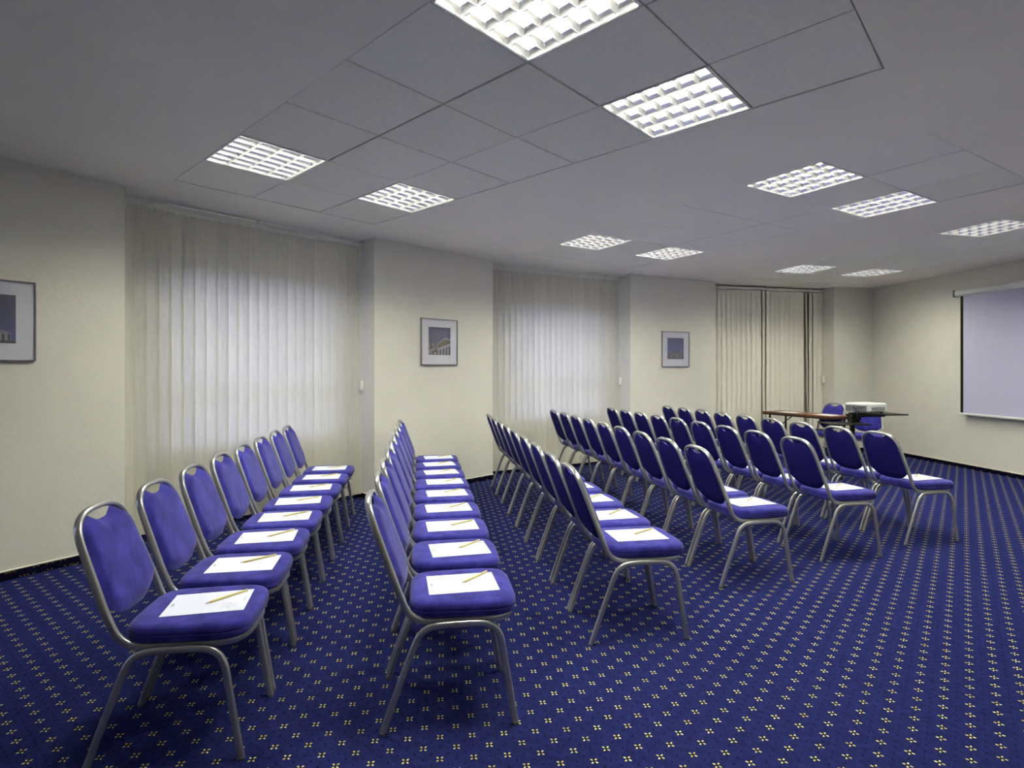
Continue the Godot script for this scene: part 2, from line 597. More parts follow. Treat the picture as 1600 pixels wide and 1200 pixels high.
	for g in GROUPS:
		var a := deg_to_rad(g[2])
		var cc := Vector2(cos(a), sin(a))
		var rr := Vector2(sin(a), -cos(a))
		var mid: Vector2 = Vector2(g[0], g[1]) + cc * 0.9 + rr * 2.1
		var hole := CSGBox3D.new()
		hole.operation = CSGShape3D.OPERATION_SUBTRACTION
		hole.size = Vector3(4.206, 0.4, 1.806)
		hole.name = "pocket"
		cs.add_child(hole)
		var want := Transform3D(Basis(pt(rr.x, rr.y), Vector3.UP, pt(rr.x, rr.y).cross(Vector3.UP)), pt(mid.x, mid.y, CEIL))
		hole.transform = cs.transform.affine_inverse() * want
		hole.material = M.ceiling
	var tile_mesh: ArrayMesh
	st = mb()
	bx(st, Vector3.ZERO, Vector3(0.591, 0.016, 0.591), 0.0015)
	tile_mesh = done(st)
	var count := 0
	for gi in 3:
		var g = GROUPS[gi]
		var a := deg_to_rad(g[2])
		var cc := Vector2(cos(a), sin(a))
		var rr := Vector2(sin(a), -cos(a))
		var o0 := Vector2(g[0], g[1])
		var B := Basis(pt(rr.x, rr.y), Vector3.UP, pt(rr.x, rr.y).cross(Vector3.UP))
		for r in 7:
			for c in 3:
				var m: Vector2 = o0 + cc * (0.6 * c + 0.3) + rr * (0.6 * r + 0.3)
				if (r == 1 or r == 5) and c != 1:
					continue
				count += 1
				var t := put(tile_mesh, "ceiling_tile", M["tile%d" % [0, 1, 0, 2, 0, 2, 1][(count * 5 + r) % 7]], ce)
				t.transform = Transform3D(B, pt(m.x, m.y, CEIL + 0.009 + 0.0015 * (count % 3)))
		for r in 8:
			var p0: Vector2 = o0 + rr * 0.6 * r
			var p1: Vector2 = p0 + cc * 1.8
			st = mb()
			bar(st, pt(p0.x, p0.y, CEIL + 0.024), pt(p1.x, p1.y, CEIL + 0.024), 0.024, 0.01)
			build(st, "grid_bar", M.grid, ce)
		for c in 4:
			var p0: Vector2 = o0 + cc * 0.6 * c
			var p1: Vector2 = p0 + rr * 4.2
			st = mb()
			bar(st, pt(p0.x, p0.y, CEIL + 0.0225), pt(p1.x, p1.y, CEIL + 0.0225), 0.02, 0.01)
			build(st, "grid_bar", M.grid, ce)
		st = mb()
		var mid := o0 + cc * 0.9 + rr * 2.1
		cbox(st, Transform3D(B, pt(mid.x, mid.y, CEIL + 0.32)), Vector3(4.3, 0.02, 1.9))
		build(st, "plenum_cover", M.plenum, ce)

func window(k: int, a: Vector2, e: Vector2, n: Vector2, t0: float, t1: float, y0: float, y1: float) -> void:
	var w := struct("window_%d" % k, "white framed window behind the " + ["", "blind farthest from the projection screen", "middle blind"][k], "window")
	var B := Basis(pt(e.x, e.y), Vector3.UP, pt(e.x, e.y).cross(Vector3.UP))
	var m: Vector2 = a + e * ((t0 + t1) / 2.0) + n * (BACK + 0.1)
	var W := t1 - t0
	var H := y1 - y0
	var org := pt(m.x, m.y, (y0 + y1) / 2.0)
	var st := mb()
	for s in [-1.0, 1.0]:
		cbox(st, Transform3D(B, org + B * Vector3(s * (W / 2 - 0.03), 0, 0)), Vector3(0.06, H, 0.06), 0.005)
		cbox(st, Transform3D(B, org + B * Vector3(0, s * (H / 2 - 0.03), 0)), Vector3(W - 0.12, 0.06, 0.06), 0.005)
	build(st, "window_frame", M.window_frame, w)
	st = mb()
	cbox(st, Transform3D(B, org + B * Vector3(0, -0.3, 0)), Vector3(W - 0.12, 0.09, 0.055), 0.005)
	build(st, "transom", M.window_frame, w)
	for q in [[-H / 2 + 0.06, -0.345], [-0.255, H / 2 - 0.06]]:
		st = mb()
		cbox(st, Transform3D(B, org + B * Vector3(0, (q[0] + q[1]) / 2.0, 0)), Vector3(W - 0.12, q[1] - q[0], 0.006))
		build(st, "pane", M.glass, w)
	st = mb()
	cbox(st, Transform3D(B, org + B * Vector3(0, -H / 2 + 0.01, 0) - pt(n.x, n.y) * 0.12), Vector3(W, 0.025, 0.2), 0.005)
	build(st, "window_sill", M.window_frame, w)

# ---------------------------------------------------------------- ceiling lights
func make_light() -> Node3D:
	# local X runs along the tubes, the louvre's lower edge lies at y = 0
	var root := base("ceiling_light")
	var st := mb()
	for s in [-1.0, 1.0]:
		bx(st, Vector3(0, 0.004, s * 0.291), Vector3(0.596, 0.014, 0.014), 0.002)
		bx(st, Vector3(s * 0.291, 0.004, 0), Vector3(0.014, 0.014, 0.568), 0.002)
	build(st, "frame", M.white_paint, root)
	st = mb()
	for s in [-1.0, 1.0]:
		bx(st, Vector3(0, 0.066, s * 0.287), Vector3(0.58, 0.11, 0.006))
		bx(st, Vector3(s * 0.287, 0.066, 0), Vector3(0.006, 0.11, 0.568))
	bx(st, Vector3(0, 0.124, 0), Vector3(0.58, 0.006, 0.58))
	build(st, "housing", M.white_paint, root)
	for k in 4:
		var z := -0.213 + 0.142 * k
		st = mb()
		tube(st, [Vector3(-0.27, 0.06, z), Vector3(0.27, 0.06, z)], 0.013, 10, 1, false)
		build(st, "tube", M.lamp, root)
	# reflecting blades, wide above and thin below
	for k in 5:
		var z := -0.284 + 0.142 * k
		st = mb()
		wedge(st, Vector3(-0.283, 0, z), Vector3(0.283, 0, z), 0.046, 0.006, 0.031)
		build(st, "louvre_blade", M.reflector, root)
	for k in 7:
		var x := -0.2835 + 0.0945 * k
		st = mb()
		wedge(st, Vector3(x, 0, -0.282), Vector3(x, 0, 0.282), 0.034, 0.005, 0.0295)
		build(st, "louvre_blade", M.reflector, root)
	var l := AreaLight3D.new()
	l.name = "glow"
	l.area_size = Vector2(0.56, 0.56)
	l.area_normalize_energy = true
	l.light_energy = LAMP_ENERGY
	l.light_color = Color(0.995, 0.99, 0.89)
	l.area_range = 20.0
	l.area_attenuation = 2.0
	l.shadow_enabled = true
	l.position = Vector3(0, 0.036, 0)
	l.rotation.x = -PI / 2.0
	root.add_child(l)
	return root

const LAMP_ENERGY := 1.3

func wedge(st: SurfaceTool, a: Vector3, b: Vector3, wide: float, thin: float, h: float) -> void:
	# parabolic flanks: steep below, flaring towards the lamps
	st.set_smooth_group(0)
	var t := (b - a).normalized()
	var s := Vector3.UP.cross(t)
	var K := 6
	for side in [-1.0, 1.0]:
		for k in K:
			var y0 := float(k) / K
			var y1 := float(k + 1) / K
			var x0: float = thin / 2.0 + (wide - thin) / 2.0 * y0 * y0
			var x1: float = thin / 2.0 + (wide - thin) / 2.0 * y1 * y1
			var p0: Vector3 = s * side * x0 + Vector3.UP * h * y0
			var p1: Vector3 = s * side * x1 + Vector3.UP * h * y1
			quad(st, a + p0, a + p1, b + p1, b + p0, s * side)
	st.set_smooth_group(-1)
	quad(st, a + s * thin / 2, a - s * thin / 2, b - s * thin / 2, b + s * thin / 2, Vector3.DOWN)
	quad(st, a + s * wide / 2 + Vector3.UP * h, a - s * wide / 2 + Vector3.UP * h, b - s * wide / 2 + Vector3.UP * h, b + s * wide / 2 + Vector3.UP * h, Vector3.UP)

func lights() -> void:
	var proto: Node3D = null
	var where := ["blind farthest from screen", "middle blind", "blind behind table"]
	for gi in 3:
		var g = GROUPS[gi]
		var a := deg_to_rad(g[2])
		var cc := Vector2(cos(a), sin(a))
		var rr := Vector2(sin(a), -cos(a))
		for r in [1, 5]:
			for c in [0, 2]:
				var m: Vector2 = Vector2(g[0], g[1]) + cc * (0.6 * c + 0.3) + rr * (0.6 * r + 0.3)
				var o: Node3D
				if proto == null:
					proto = make_light()
					o = proto
				else:
					o = proto.duplicate()
					o.name = numbered("ceiling_light")
					add_child(o)
				o.transform = Transform3D(Basis(pt(rr.x, rr.y), Vector3.UP, pt(rr.x, rr.y).cross(Vector3.UP)), pt(m.x, m.y, CEIL + 0.003))
				o.get_node("glow").light_energy = LAMP_ENERGY * [1.1, 1.05, 0.68][gi]   # lights by the screen are dimmed to keep the screen wall darker
				tag(o, "louvred ceiling light, panel by the %s, %s pair, %s" % [where[gi], "window" if r == 1 else "rear wall", "screen side" if c == 2 else "away from screen"], "ceiling light", "louvred ceiling lights")

# ---------------------------------------------------------------- blinds
func blind(k: int, label: String) -> void:
	var a: Vector2 = front[k][1]
	var b: Vector2 = front[k + 1][0]
	var e := (b - a).normalized()
	var n := outward(a, b)
	var L := (b - a).length()
	var o0 := a + n * 0.24
	var root := base("vertical_blind", pt(o0.x, o0.y, 0), atan2(e.y, e.x))
	tag(root, label, "blind", "vertical blinds in the window niches")
	# local X runs along the niche, local -Z points out of the room
	var st := mb()
	bx(st, Vector3(L / 2, CEIL - 0.047, 0), Vector3(L - 0.01, 0.045, 0.05), 0.006)
	build(st, "head_rail", M.rail, root)
	for x in [0.25, L / 2, L - 0.25]:
		st = mb()
		bx(st, Vector3(x, CEIL - 0.0125, -0.012), Vector3(0.03, 0.025, 0.02), 0.003)
		build(st, "bracket", M.rail, root)
	var rng := RandomNumberGenerator.new()
	rng.seed = 100 + k
	var n_slats := 24
	var pitch := (L - 0.024) / n_slats
	var top := CEIL - 0.08
	var low := 0.05
	st = mb()
	# a slat: faintly bowed strip with thickness
	var w := 0.11
	for i in 4:
		var x0 := -w / 2 + w * i / 4.0
		var x1 := x0 + w / 4.0
		var z0 := 0.002 * (1.0 - pow(x0 / (w / 2), 2))
		var z1 := 0.002 * (1.0 - pow(x1 / (w / 2), 2))
		quad(st, Vector3(x0, 0, z0), Vector3(x1, 0, z1), Vector3(x1, top - low, z1), Vector3(x0, top - low, z0), Vector3(0, 0, 1))
	var slat := done(st)
	st = mb()
	bx(st, Vector3(0, 0, 0), Vector3(0.012, 0.03, 0.012), 0.002)
	var hook := done(st)
	for i in n_slats:
		var x := 0.012 + pitch * (i + 0.5)
		var turn := deg_to_rad(-8.0 + rng.randf_range(-2.5, 2.5))
		var tilt := rng.randf_range(-0.001, 0.001)
		if k == 1 and i == 21: turn = deg_to_rad(-14)
		if k == 2:
			turn = deg_to_rad(6.0 + rng.randf_range(-2.5, 2.5))
			if i == 11: turn = deg_to_rad(26)
			if i == 20: turn = deg_to_rad(36)
			if i == 20: tilt = 0.014
			if i == 21: turn = deg_to_rad(18)
		var s := put(slat, "slat", M.slat_tan if k == 2 else M["slat%d" % rng.randi_range(0, 2)], root)
		s.transform = Transform3D(Basis(Vector3.BACK, tilt) * Basis(Vector3.UP, turn), Vector3(x, low, 0.0))
		s.position.x -= tilt * (top - low) * -1.0
		var h := put(hook, "hook", M.chain, root)
		h.position = Vector3(x, CEIL - 0.076, 0)
	# the bead chain that turns the slats, with its white weight
	st = mb()
	var lx := L - 0.03
	tube(st, [Vector3(lx, CEIL - 0.09, 0.05), Vector3(lx, 1.3, 0.055)], 0.0025, 5, 1, false)
	tube(st, [Vector3(lx - 0.022, CEIL - 0.09, 0.05), Vector3(lx - 0.022, 1.3, 0.055)], 0.0025, 5, 1, false)
	build(st, "pull_chain", M.chain, root)
	st = mb()
	bx(st, Vector3(lx - 0.011, 1.255, 0.057), Vector3(0.045, 0.11, 0.025), 0.006)
	build(st, "chain_weight", M.chain, root)

# ---------------------------------------------------------------- chairs
func chair_x(y: float) -> float:    # the backrest's lean
	return -0.19 - (y - 0.55) * 0.372

const LEAN := Vector3(0.937, 0.349, 0)

func make_chair() -> Node3D:
	var root := base("banquet_chair")
	# section of the fluted oval tube
	var sec := []
	for i in 12:
		var a := TAU * i / 12.0
		sec.append(Vector2(cos(a) * 0.0115, sin(a) * 0.0145))
	for i in 12:
		if i == 0 or i == 6: sec[i] = Vector2(sec[i].x * 0.72, 0)
	# main frame: arch of the back, down both sides, forward under the seat, round its front
	var half := []
	var nrm := []
	for p in [[0.0, 0.900], [0.05, 0.899], [0.095, 0.891], [0.13, 0.874], [0.156, 0.845], [0.168, 0.81], [0.173, 0.77], [0.179, 0.69], [0.185, 0.61], [0.188, 0.565]]:
		half.append(Vector3(chair_x(p[1]), p[1], p[0])); nrm.append(LEAN)
	for p in [[-0.176, 0.515, 0.187], [-0.158, 0.473, 0.184], [-0.128, 0.441, 0.180], [-0.085, 0.425, 0.177]]:
		half.append(Vector3(p[0], p[1], p[2])); nrm.append(LEAN.lerp(Vector3.UP, clampf((0.54 - p[1]) / 0.115, 0, 1)).normalized())
	for p in [[0.0, 0.421, 0.176], [0.13, 0.421, 0.176], [0.185, 0.421, 0.171], [0.238, 0.421, 0.155], [0.266, 0.421, 0.115], [0.277, 0.421, 0.06], [0.279, 0.421, 0.0]]:
		half.append(Vector3(p[0], p[1], p[2])); nrm.append(Vector3.UP)
	var loop := half.duplicate()
	var loop_n := nrm.duplicate()
	for i in range(half.size() - 2, 0, -1):
		loop.append(Vector3(half[i].x, half[i].y, -half[i].z)); loop_n.append(nrm[i])
	var path := smooth(loop, 2, true)
	var refs := []
	for i in loop.size():
		refs.append(loop_n[i]); refs.append((loop_n[i] + loop_n[(i + 1) % loop.size()]).normalized())
	var st := mb()
	st.set_smooth_group(0)
	sweep(st, path, refs, sec, true)
	build(st, "frame", M.steel, root)
	# legs: each side is bent from one tube; it is split at the middle of its top bar
	for s in [1.0, -1.0]:
		for keys in [
			[[0.045, 0.415, 0.199], [-0.03, 0.413, 0.199], [-0.075, 0.404, 0.199], [-0.107, 0.379, 0.199], [-0.129, 0.336, 0.199], [-0.162, 0.25, 0.2], [-0.207, 0.13, 0.2], [-0.252, 0.004, 0.201]],
			[[0.045, 0.415, 0.199], [0.12, 0.415, 0.199], [0.167, 0.408, 0.199], [0.201, 0.383, 0.199], [0.220, 0.34, 0.199], [0.235, 0.25, 0.2], [0.255, 0.13, 0.2], [0.276, 0.004, 0.201]]]:
			var ks := []
			for p in keys: ks.append(Vector3(p[0], p[1], p[2] * s))
			var lp := smooth(ks, 2)
			var lr := []
			for i in lp.size(): lr.append(Vector3(0, 0, 1))
			st = mb()
			st.set_smooth_group(0)
			var sec2 := []
			for q in sec: sec2.append(Vector2(q.y * 0.95, q.x * 0.95))
			sweep(st, lp, lr, sec2, false, false)
			var leg := build(st, "leg", M.steel, root)
			var f: Vector3 = ks[ks.size() - 1]
			st = mb()
			tube(st, [f + Vector3(0, -0.004, 0), f + Vector3(0, 0.006, 0)], 0.0135, 10, 1, false)
			build(st, "foot_cap", M.foot, leg)
	# seat cushion
	st = mb()
	st.set_smooth_group(0)
	var outline := []
	var N := 40
	for i in N:
		var a := TAU * i / N
		var cx := cos(a); var sz := sin(a)
		var ex := 0.46 if cx > 0 else 0.36
		var x: float = signf(cx) * pow(absf(cx), ex) * 0.222
		var z: float = signf(sz) * pow(absf(sz), 0.42) * (0.199 + 0.04 * x)
		outline.append(Vector2(x + 0.072, z))
	var prof := [[0.0, 0.436], [0.93, 0.436], [0.975, 0.440], [0.995, 0.450], [1.0, 0.459], [0.988, 0.462], [1.0, 0.466], [1.0, 0.475], [0.985, 0.487], [0.95, 0.4955], [0.88, 0.4995], [0.7, 0.5015], [0.35, 0.502], [0.0, 0.502]]
	var c2 := Vector2(0.072, 0)
	for j in prof.size() - 1:
		for i in N:
			var q := []
			for pr in [[i, j], [i + 1, j], [i + 1, j + 1], [i, j + 1]]:
				var w: Vector2 = c2 + (outline[pr[0] % N] - c2) * prof[pr[1]][0]
				q.append(Vector3(w.x, prof[pr[1]][1], w.y))
			var mid: Vector3 = (q[0] + q[1] + q[2] + q[3]) / 4.0
			var out := mid - Vector3(0.072, 0.47, 0)
			if prof[j][1] == prof[j + 1][1]: out = Vector3(0, -1 if j == 0 else 1, 0)
			elif j > 6: out = out * 0.2 + Vector3.UP * 0.1
			if j == 0:
				tri(st, q[0], q[2], q[3], out)
			elif j == prof.size() - 2:
				tri(st, q[0], q[1], q[2], Vector3.UP)
			else:
				quad(st, q[0], q[1], q[2], q[3], out)
	var seat := build(st, "seat", M.velvet, root)
	st = mb()
	st.set_smooth_group(0)
	var ring := []
	var rref := []
	for i in N:
		var w: Vector2 = c2 + (outline[i] - c2) * 0.993
		ring.append(Vector3(w.x, 0.4625, w.y)); rref.append(Vector3.UP)
	sweep(st, ring, rref, circle(0.003, 5), true)
	build(st, "piping", M.piping, seat)
	# back cushion: scooped at the top for the hand hole, rounded below
	st = mb()
	st.set_smooth_group(0)
	var U := 18
	var V := 12
	for side in [1.0, -1.0]:
		for i in U:
			for j in V:
				var q := []
				for pr in [[i, j], [i + 1, j], [i + 1, j + 1], [i, j + 1]]:
					var u: float = -1.0 + 2.0 * pr[0] / U
					var v: float = float(pr[1]) / V
					var yb: float = 0.512 + 0.075 * pow(absf(u), 3.2)
					var yt: float = 0.889 - 0.085 * pow(absf(u), 4.0) - 0.034 * exp(-pow(u / 0.37, 4.0))
					var y: float = lerpf(yb, yt, v)
					var hw: float = lerpf(0.181, 0.163, clampf((y - 0.6) / 0.25, 0, 1))
					var ev: float = 1.0 - pow(absf(2.0 * v - 1.0), 7.0)
					var eu: float = 1.0 - pow(absf(u), 7.0)
					var th: float = (0.006 + (0.026 if side > 0 else 0.010) * sqrt(maxf(0.0, eu * ev))) 
					if pr[0] == 0 or pr[0] == U or pr[1] == 0 or pr[1] == V: th = 0.0
					q.append(Vector3(chair_x(y), y, u * hw) + LEAN * th * side)
				quad(st, q[0], q[1], q[2], q[3], LEAN * side)
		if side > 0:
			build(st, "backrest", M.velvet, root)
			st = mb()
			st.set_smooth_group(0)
	build(st, "back_panel", M.shaded_back_cloth, root).set_meta("label", "plain blue rear panel with shade painted into its darker colour")
	return root

# the rows: [x, d, heading in degrees, places along the row from the aisle end, ordinal of the row from the projector]
const ROWS := [
	[-1.560, 2.190, -7.66, [-0.004, 0.446, 0.885, 1.318, 1.75, 2.2, 2.64, 3.075], "sixth row"],
	[-0.546, 2.410, -7.84, [-0.018, 0.45, 0.89, 1.327, 1.777, 2.215, 2.65, 3.085, 3.52], "fifth row"],
	[0.392, 3.103, -8.04, [0.0, 0.437, 0.893, 1.342, 1.799, 2.245, 2.685, 3.125, 3.56], "fourth row"],
	[1.365, 3.869, -10.5, [0.0, 0.439, 0.876, 1.313, 1.75, 2.187, 2.624, 3.06, 3.495], "third row"],
	[2.305, 4.377, -12.02, [-0.013, 0.446, 0.878, 1.312, 1.750, 2.185, 2.621, 3.055, 3.490], "second row"],
	[3.218, 4.754, -12.24, [0.0, 0.432, 0.88, 1.315, 1.757, 2.198, 2.633, 3.065, 3.50], "first row"],
]
const ORD := ["last", "second", "third", "fourth", "fifth", "sixth", "seventh", "eighth", "ninth"]

func make_paper() -> MeshInstance3D:
	var st := SurfaceTool.new()
	st.begin(Mesh.PRIMITIVE_TRIANGLES)
	var L := 0.297
	var W := 0.21
	var y := 0.0012
	var top := [Vector3(-L / 2, y, -W / 2), Vector3(L / 2, y, -W / 2), Vector3(L / 2, y, W / 2), Vector3(-L / 2, y, W / 2)]
	var uv := [Vector2(0, 0), Vector2(1, 0), Vector2(1, 1), Vector2(0, 1)]
	for t in [[0, 1, 2], [0, 2, 3]]:
		for i in t:
			st.set_normal(Vector3.UP); st.set_uv(uv[i]); st.add_vertex(top[i])
	for t in [[0, 2, 1], [0, 3, 2]]:
		for i in t:
			st.set_normal(Vector3.DOWN); st.set_uv(Vector2(0.5, 0.05)); st.add_vertex(top[i] - Vector3(0, y, 0))
	for i in 4:
		var k := (i + 1) % 4
		var n: Vector3 = (top[i] + top[k]) / 2.0
		n.y = 0
		for p in [top[i], top[k] - Vector3(0, y, 0), top[k], top[i], top[i] - Vector3(0, y, 0), top[k] - Vector3(0, y, 0)]:
			st.set_normal(n.normalized()); st.set_uv(Vector2(0.5, 0.05)); st.add_vertex(p)
	var o := MeshInstance3D.new()
	o.mesh = st.commit()
	o.material_override = M.paper
	return o

func make_pencil() -> Node3D:
	var o := Node3D.new()
	var st := mb()
	tube(st, [Vector3(-0.072, 0.0048, 0), Vector3(0.078, 0.0048, 0)], 0.0048, 6, 1, false)
	put(done(st), "shaft", M.pencil, o)
	st = mb()
	var tip := Vector3(-0.092, 0.0048, 0)
	for i in 6:
		var a := TAU * i / 6.0; var b := TAU * (i + 1) / 6.0
		tri(st, tip, Vector3(-0.072, 0.0048 + sin(a) * 0.0048, cos(a) * 0.0048), Vector3(-0.072, 0.0048 + sin(b) * 0.0048, cos(b) * 0.0048), Vector3(-0.5, sin(a + 0.5), cos(a + 0.5)))
	put(done(st), "sharpened_cone", M.pencil_wood, o)
	st = mb()
	tube(st, [Vector3(-0.094, 0.0048, 0), Vector3(-0.087, 0.0048, 0)], 0.0013, 6, 1, false)
	put(done(st), "lead_point", M.lead, o)
	return o

func chairs() -> void:
	var proto := make_chair()
	var used := false
	var paper := make_paper()
	var pencil := make_pencil()
	var rng := RandomNumberGenerator.new()
	rng.seed = 7
	for ri in ROWS.size():
		var row = ROWS[ri]
		var a := deg_to_rad(row[2])
		var along := Vector2(sin(a), cos(a))
		var face := Vector2(cos(a), -sin(a))
		var n: int = row[3].size()
		for i in n:
			var top: Vector2 = Vector2(row[0], row[1]) + along * row[3][i]
			var o: Node3D = proto
			if used:
				o = proto.duplicate()
				o.name = numbered("banquet_chair")
				add_child(o)
			used = true
			var turn := -a + deg_to_rad(rng.randf_range(-0.3, 0.3))
			var f := Vector2(cos(turn), sin(turn))
			var org := top + f * 0.32
			o.position = pt(org.x, org.y)
			o.rotation.y = turn
			var k: int = n - i
			var nth: String = "closest to the windows" if k == 1 else ("at the aisle end" if i == 0 else "%s from the windows" % ORD[k - 1])
			tag(o, "blue velvet banquet chair, %s, in the %s from the projector" % [nth, row[4]], "chair", "banquet chairs set out in six rows")
			var sheet: MeshInstance3D = paper.duplicate()
			sheet.name = numbered("note_sheet")
			add_child(sheet)
			var tw := turn + deg_to_rad(4.0 + rng.randf_range(-3.0, 3.0))
			var q := org + f * (0.085 + rng.randf_range(-0.012, 0.012))
			sheet.position = pt(q.x, q.y, 0.5022)
			sheet.rotation.y = tw
			tag(sheet, "white printed sheet on chair %s, %s from the projector" % [nth, row[4]], "paper", "note sheets on the chair seats")
			var pe: Node3D = pencil.duplicate()
			pe.name = numbered("pencil")
			add_child(pe)
			var B := Basis(Vector3.UP, tw)
			pe.position = sheet.position + B * Vector3(0.062 + rng.randf_range(-0.01, 0.01), 0.0012, -0.045 + rng.randf_range(-0.012, 0.012))
			pe.rotation.y = tw + deg_to_rad(36.0 + rng.randf_range(-7.0, 7.0))
			tag(pe, "pencil lying on chair %s, %s from the projector" % [nth, row[4]], "pencil", "pencils on the note sheets")
	for c in [[5.30, 8.80, -0.90, -0.43, "blue velvet banquet chair tucked behind the folding table"], [5.57, 8.44, -0.58, -0.81, "blue velvet banquet chair between projector trolley and screen wall"]]:
		var f := Vector2(c[2], c[3]).normalized()
		var o: Node3D = proto.duplicate()
		o.name = numbered("banquet_chair")
		add_child(o)
		var org := Vector2(c[0], c[1]) + f * 0.32
		o.position = pt(org.x, org.y)
		o.rotation.y = atan2(f.y, f.x)
		tag(o, c[4], "chair", "presenters' chairs")
	paper.free()
	pencil.free()

# ---------------------------------------------------------------- pictures on the piers
func picture(k: int, t: float, y: float, kind: int, label: String) -> void:
	var a: Vector2 = front[k][0]
	var b: Vector2 = front[k][1]
	var e := (b - a).normalized()
	var n := -outward(a, b)
	var m := b - e * t if k == 0 else a + e * t
	m += n * 0.002
	var root := base("framed_picture", pt(m.x, m.y, y), atan2(e.y, e.x))
	tag(root, label, "picture", "framed photographs on the piers")
	# local X along the wall, local +Z into the room
	var S := 0.55
	var H := 0.55
	var st := mb()
	for s in [-1.0, 1.0]:
		bx(st, Vector3(s * (S / 2 - 0.0045), 0, 0.012), Vector3(0.009, H, 0.024), 0.002)
		bx(st, Vector3(0, s * (H / 2 - 0.0045), 0.012), Vector3(S - 0.018, 0.009, 0.024), 0.002)
	build(st, "frame", M.alu, root)
	st = mb()
	bx(st, Vector3(0, 0, 0.006), Vector3(S - 0.018, H - 0.018, 0.008))
	build(st, "mat_board", M.mat_board, root)
	var q := SurfaceTool.new()
	q.begin(Mesh.PRIMITIVE_TRIANGLES)
	var w := 0.165
	var c := Vector3(0, 0.01, 0.0108)
	var p := [c + Vector3(-w, w, 0), c + Vector3(w, w, 0), c + Vector3(w, -w, 0), c + Vector3(-w, -w, 0)]
	var uv := [Vector2(0, 0), Vector2(1, 0), Vector2(1, 1), Vector2(0, 1)]
	for tr in [[0, 1, 2], [0, 2, 3]]:
		for i in tr:
			q.set_normal(Vector3(0, 0, 1)); q.set_uv(uv[i]); q.add_vertex(p[i])
	var pm := mat(Color(1, 1, 1), 0.4)
	pm.albedo_texture = print_texture(kind)
	put(q.commit(), "photo_print", pm, root)
	st = mb()
	bx(st, Vector3(0, 0, 0.017), Vector3(S - 0.019, H - 0.019, 0.003))
	build(st, "glass_pane", M.glass, root)

# ---------------------------------------------------------------- projection screen
func projection_screen() -> void:
	var c: Vector2 = front[3][1]
	var r: Vector2 = REAR[0]
	var e := (r - c).normalized()
	var n := Vector2(e.y, -e.x)       # into the room
	if n.x > 0: n = -n
	var L := 2.3
	var m := c + e * (1.72 + L / 2.0) + n * 0.075
	var root := base("projection_screen", pt(m.x, m.y, 0), atan2(e.y, e.x))
	tag(root, "pull-down projection screen with black border hung on the end wall", "screen")
	var B := Basis(Vector3.UP, -root.rotation.y)
	var zn: float = signf((B * pt(n.x, n.y)).z)
	var st := mb()
	bx(st, Vector3(0, 2.535, 0), Vector3(L, 0.09, 0.09), 0.02)
	build(st, "case", M.white_plastic, root)
	st = mb()
	for s in [-1.0, 1.0]:
		bx(st, Vector3(s * (L / 2 + 0.006), 2.535, 0), Vector3(0.014, 0.1, 0.1), 0.006)
	build(st, "end_cap", M.grey_plastic, root)
	st = mb()
	for s in [-1.0, 1.0]:
		bx(st, Vector3(s * (L / 2 - 0.12), 2.545, -0.06 * zn), Vector3(0.05, 0.07, 0.03), 0.003)
	build(st, "wall_bracket", M.grey_plastic, root)
	st = mb()
	bx(st, Vector3(0, 1.655, 0), Vector3(L - 0.22, 1.70, 0.002))
	build(st, "canvas", M.screen, root)
	st = mb()
	for s in [-1.0, 1.0]:
		bx(st, Vector3(s * (L / 2 - 0.0925), 1.655, 0), Vector3(0.045, 1.70, 0.004))
	build(st, "black_border", M.black, root)
	st = mb()
	bx(st, Vector3(0, 0.792, 0), Vector3(L - 0.12, 0.035, 0.03), 0.008)
	build(st, "bottom_bar", M.white_plastic, root)

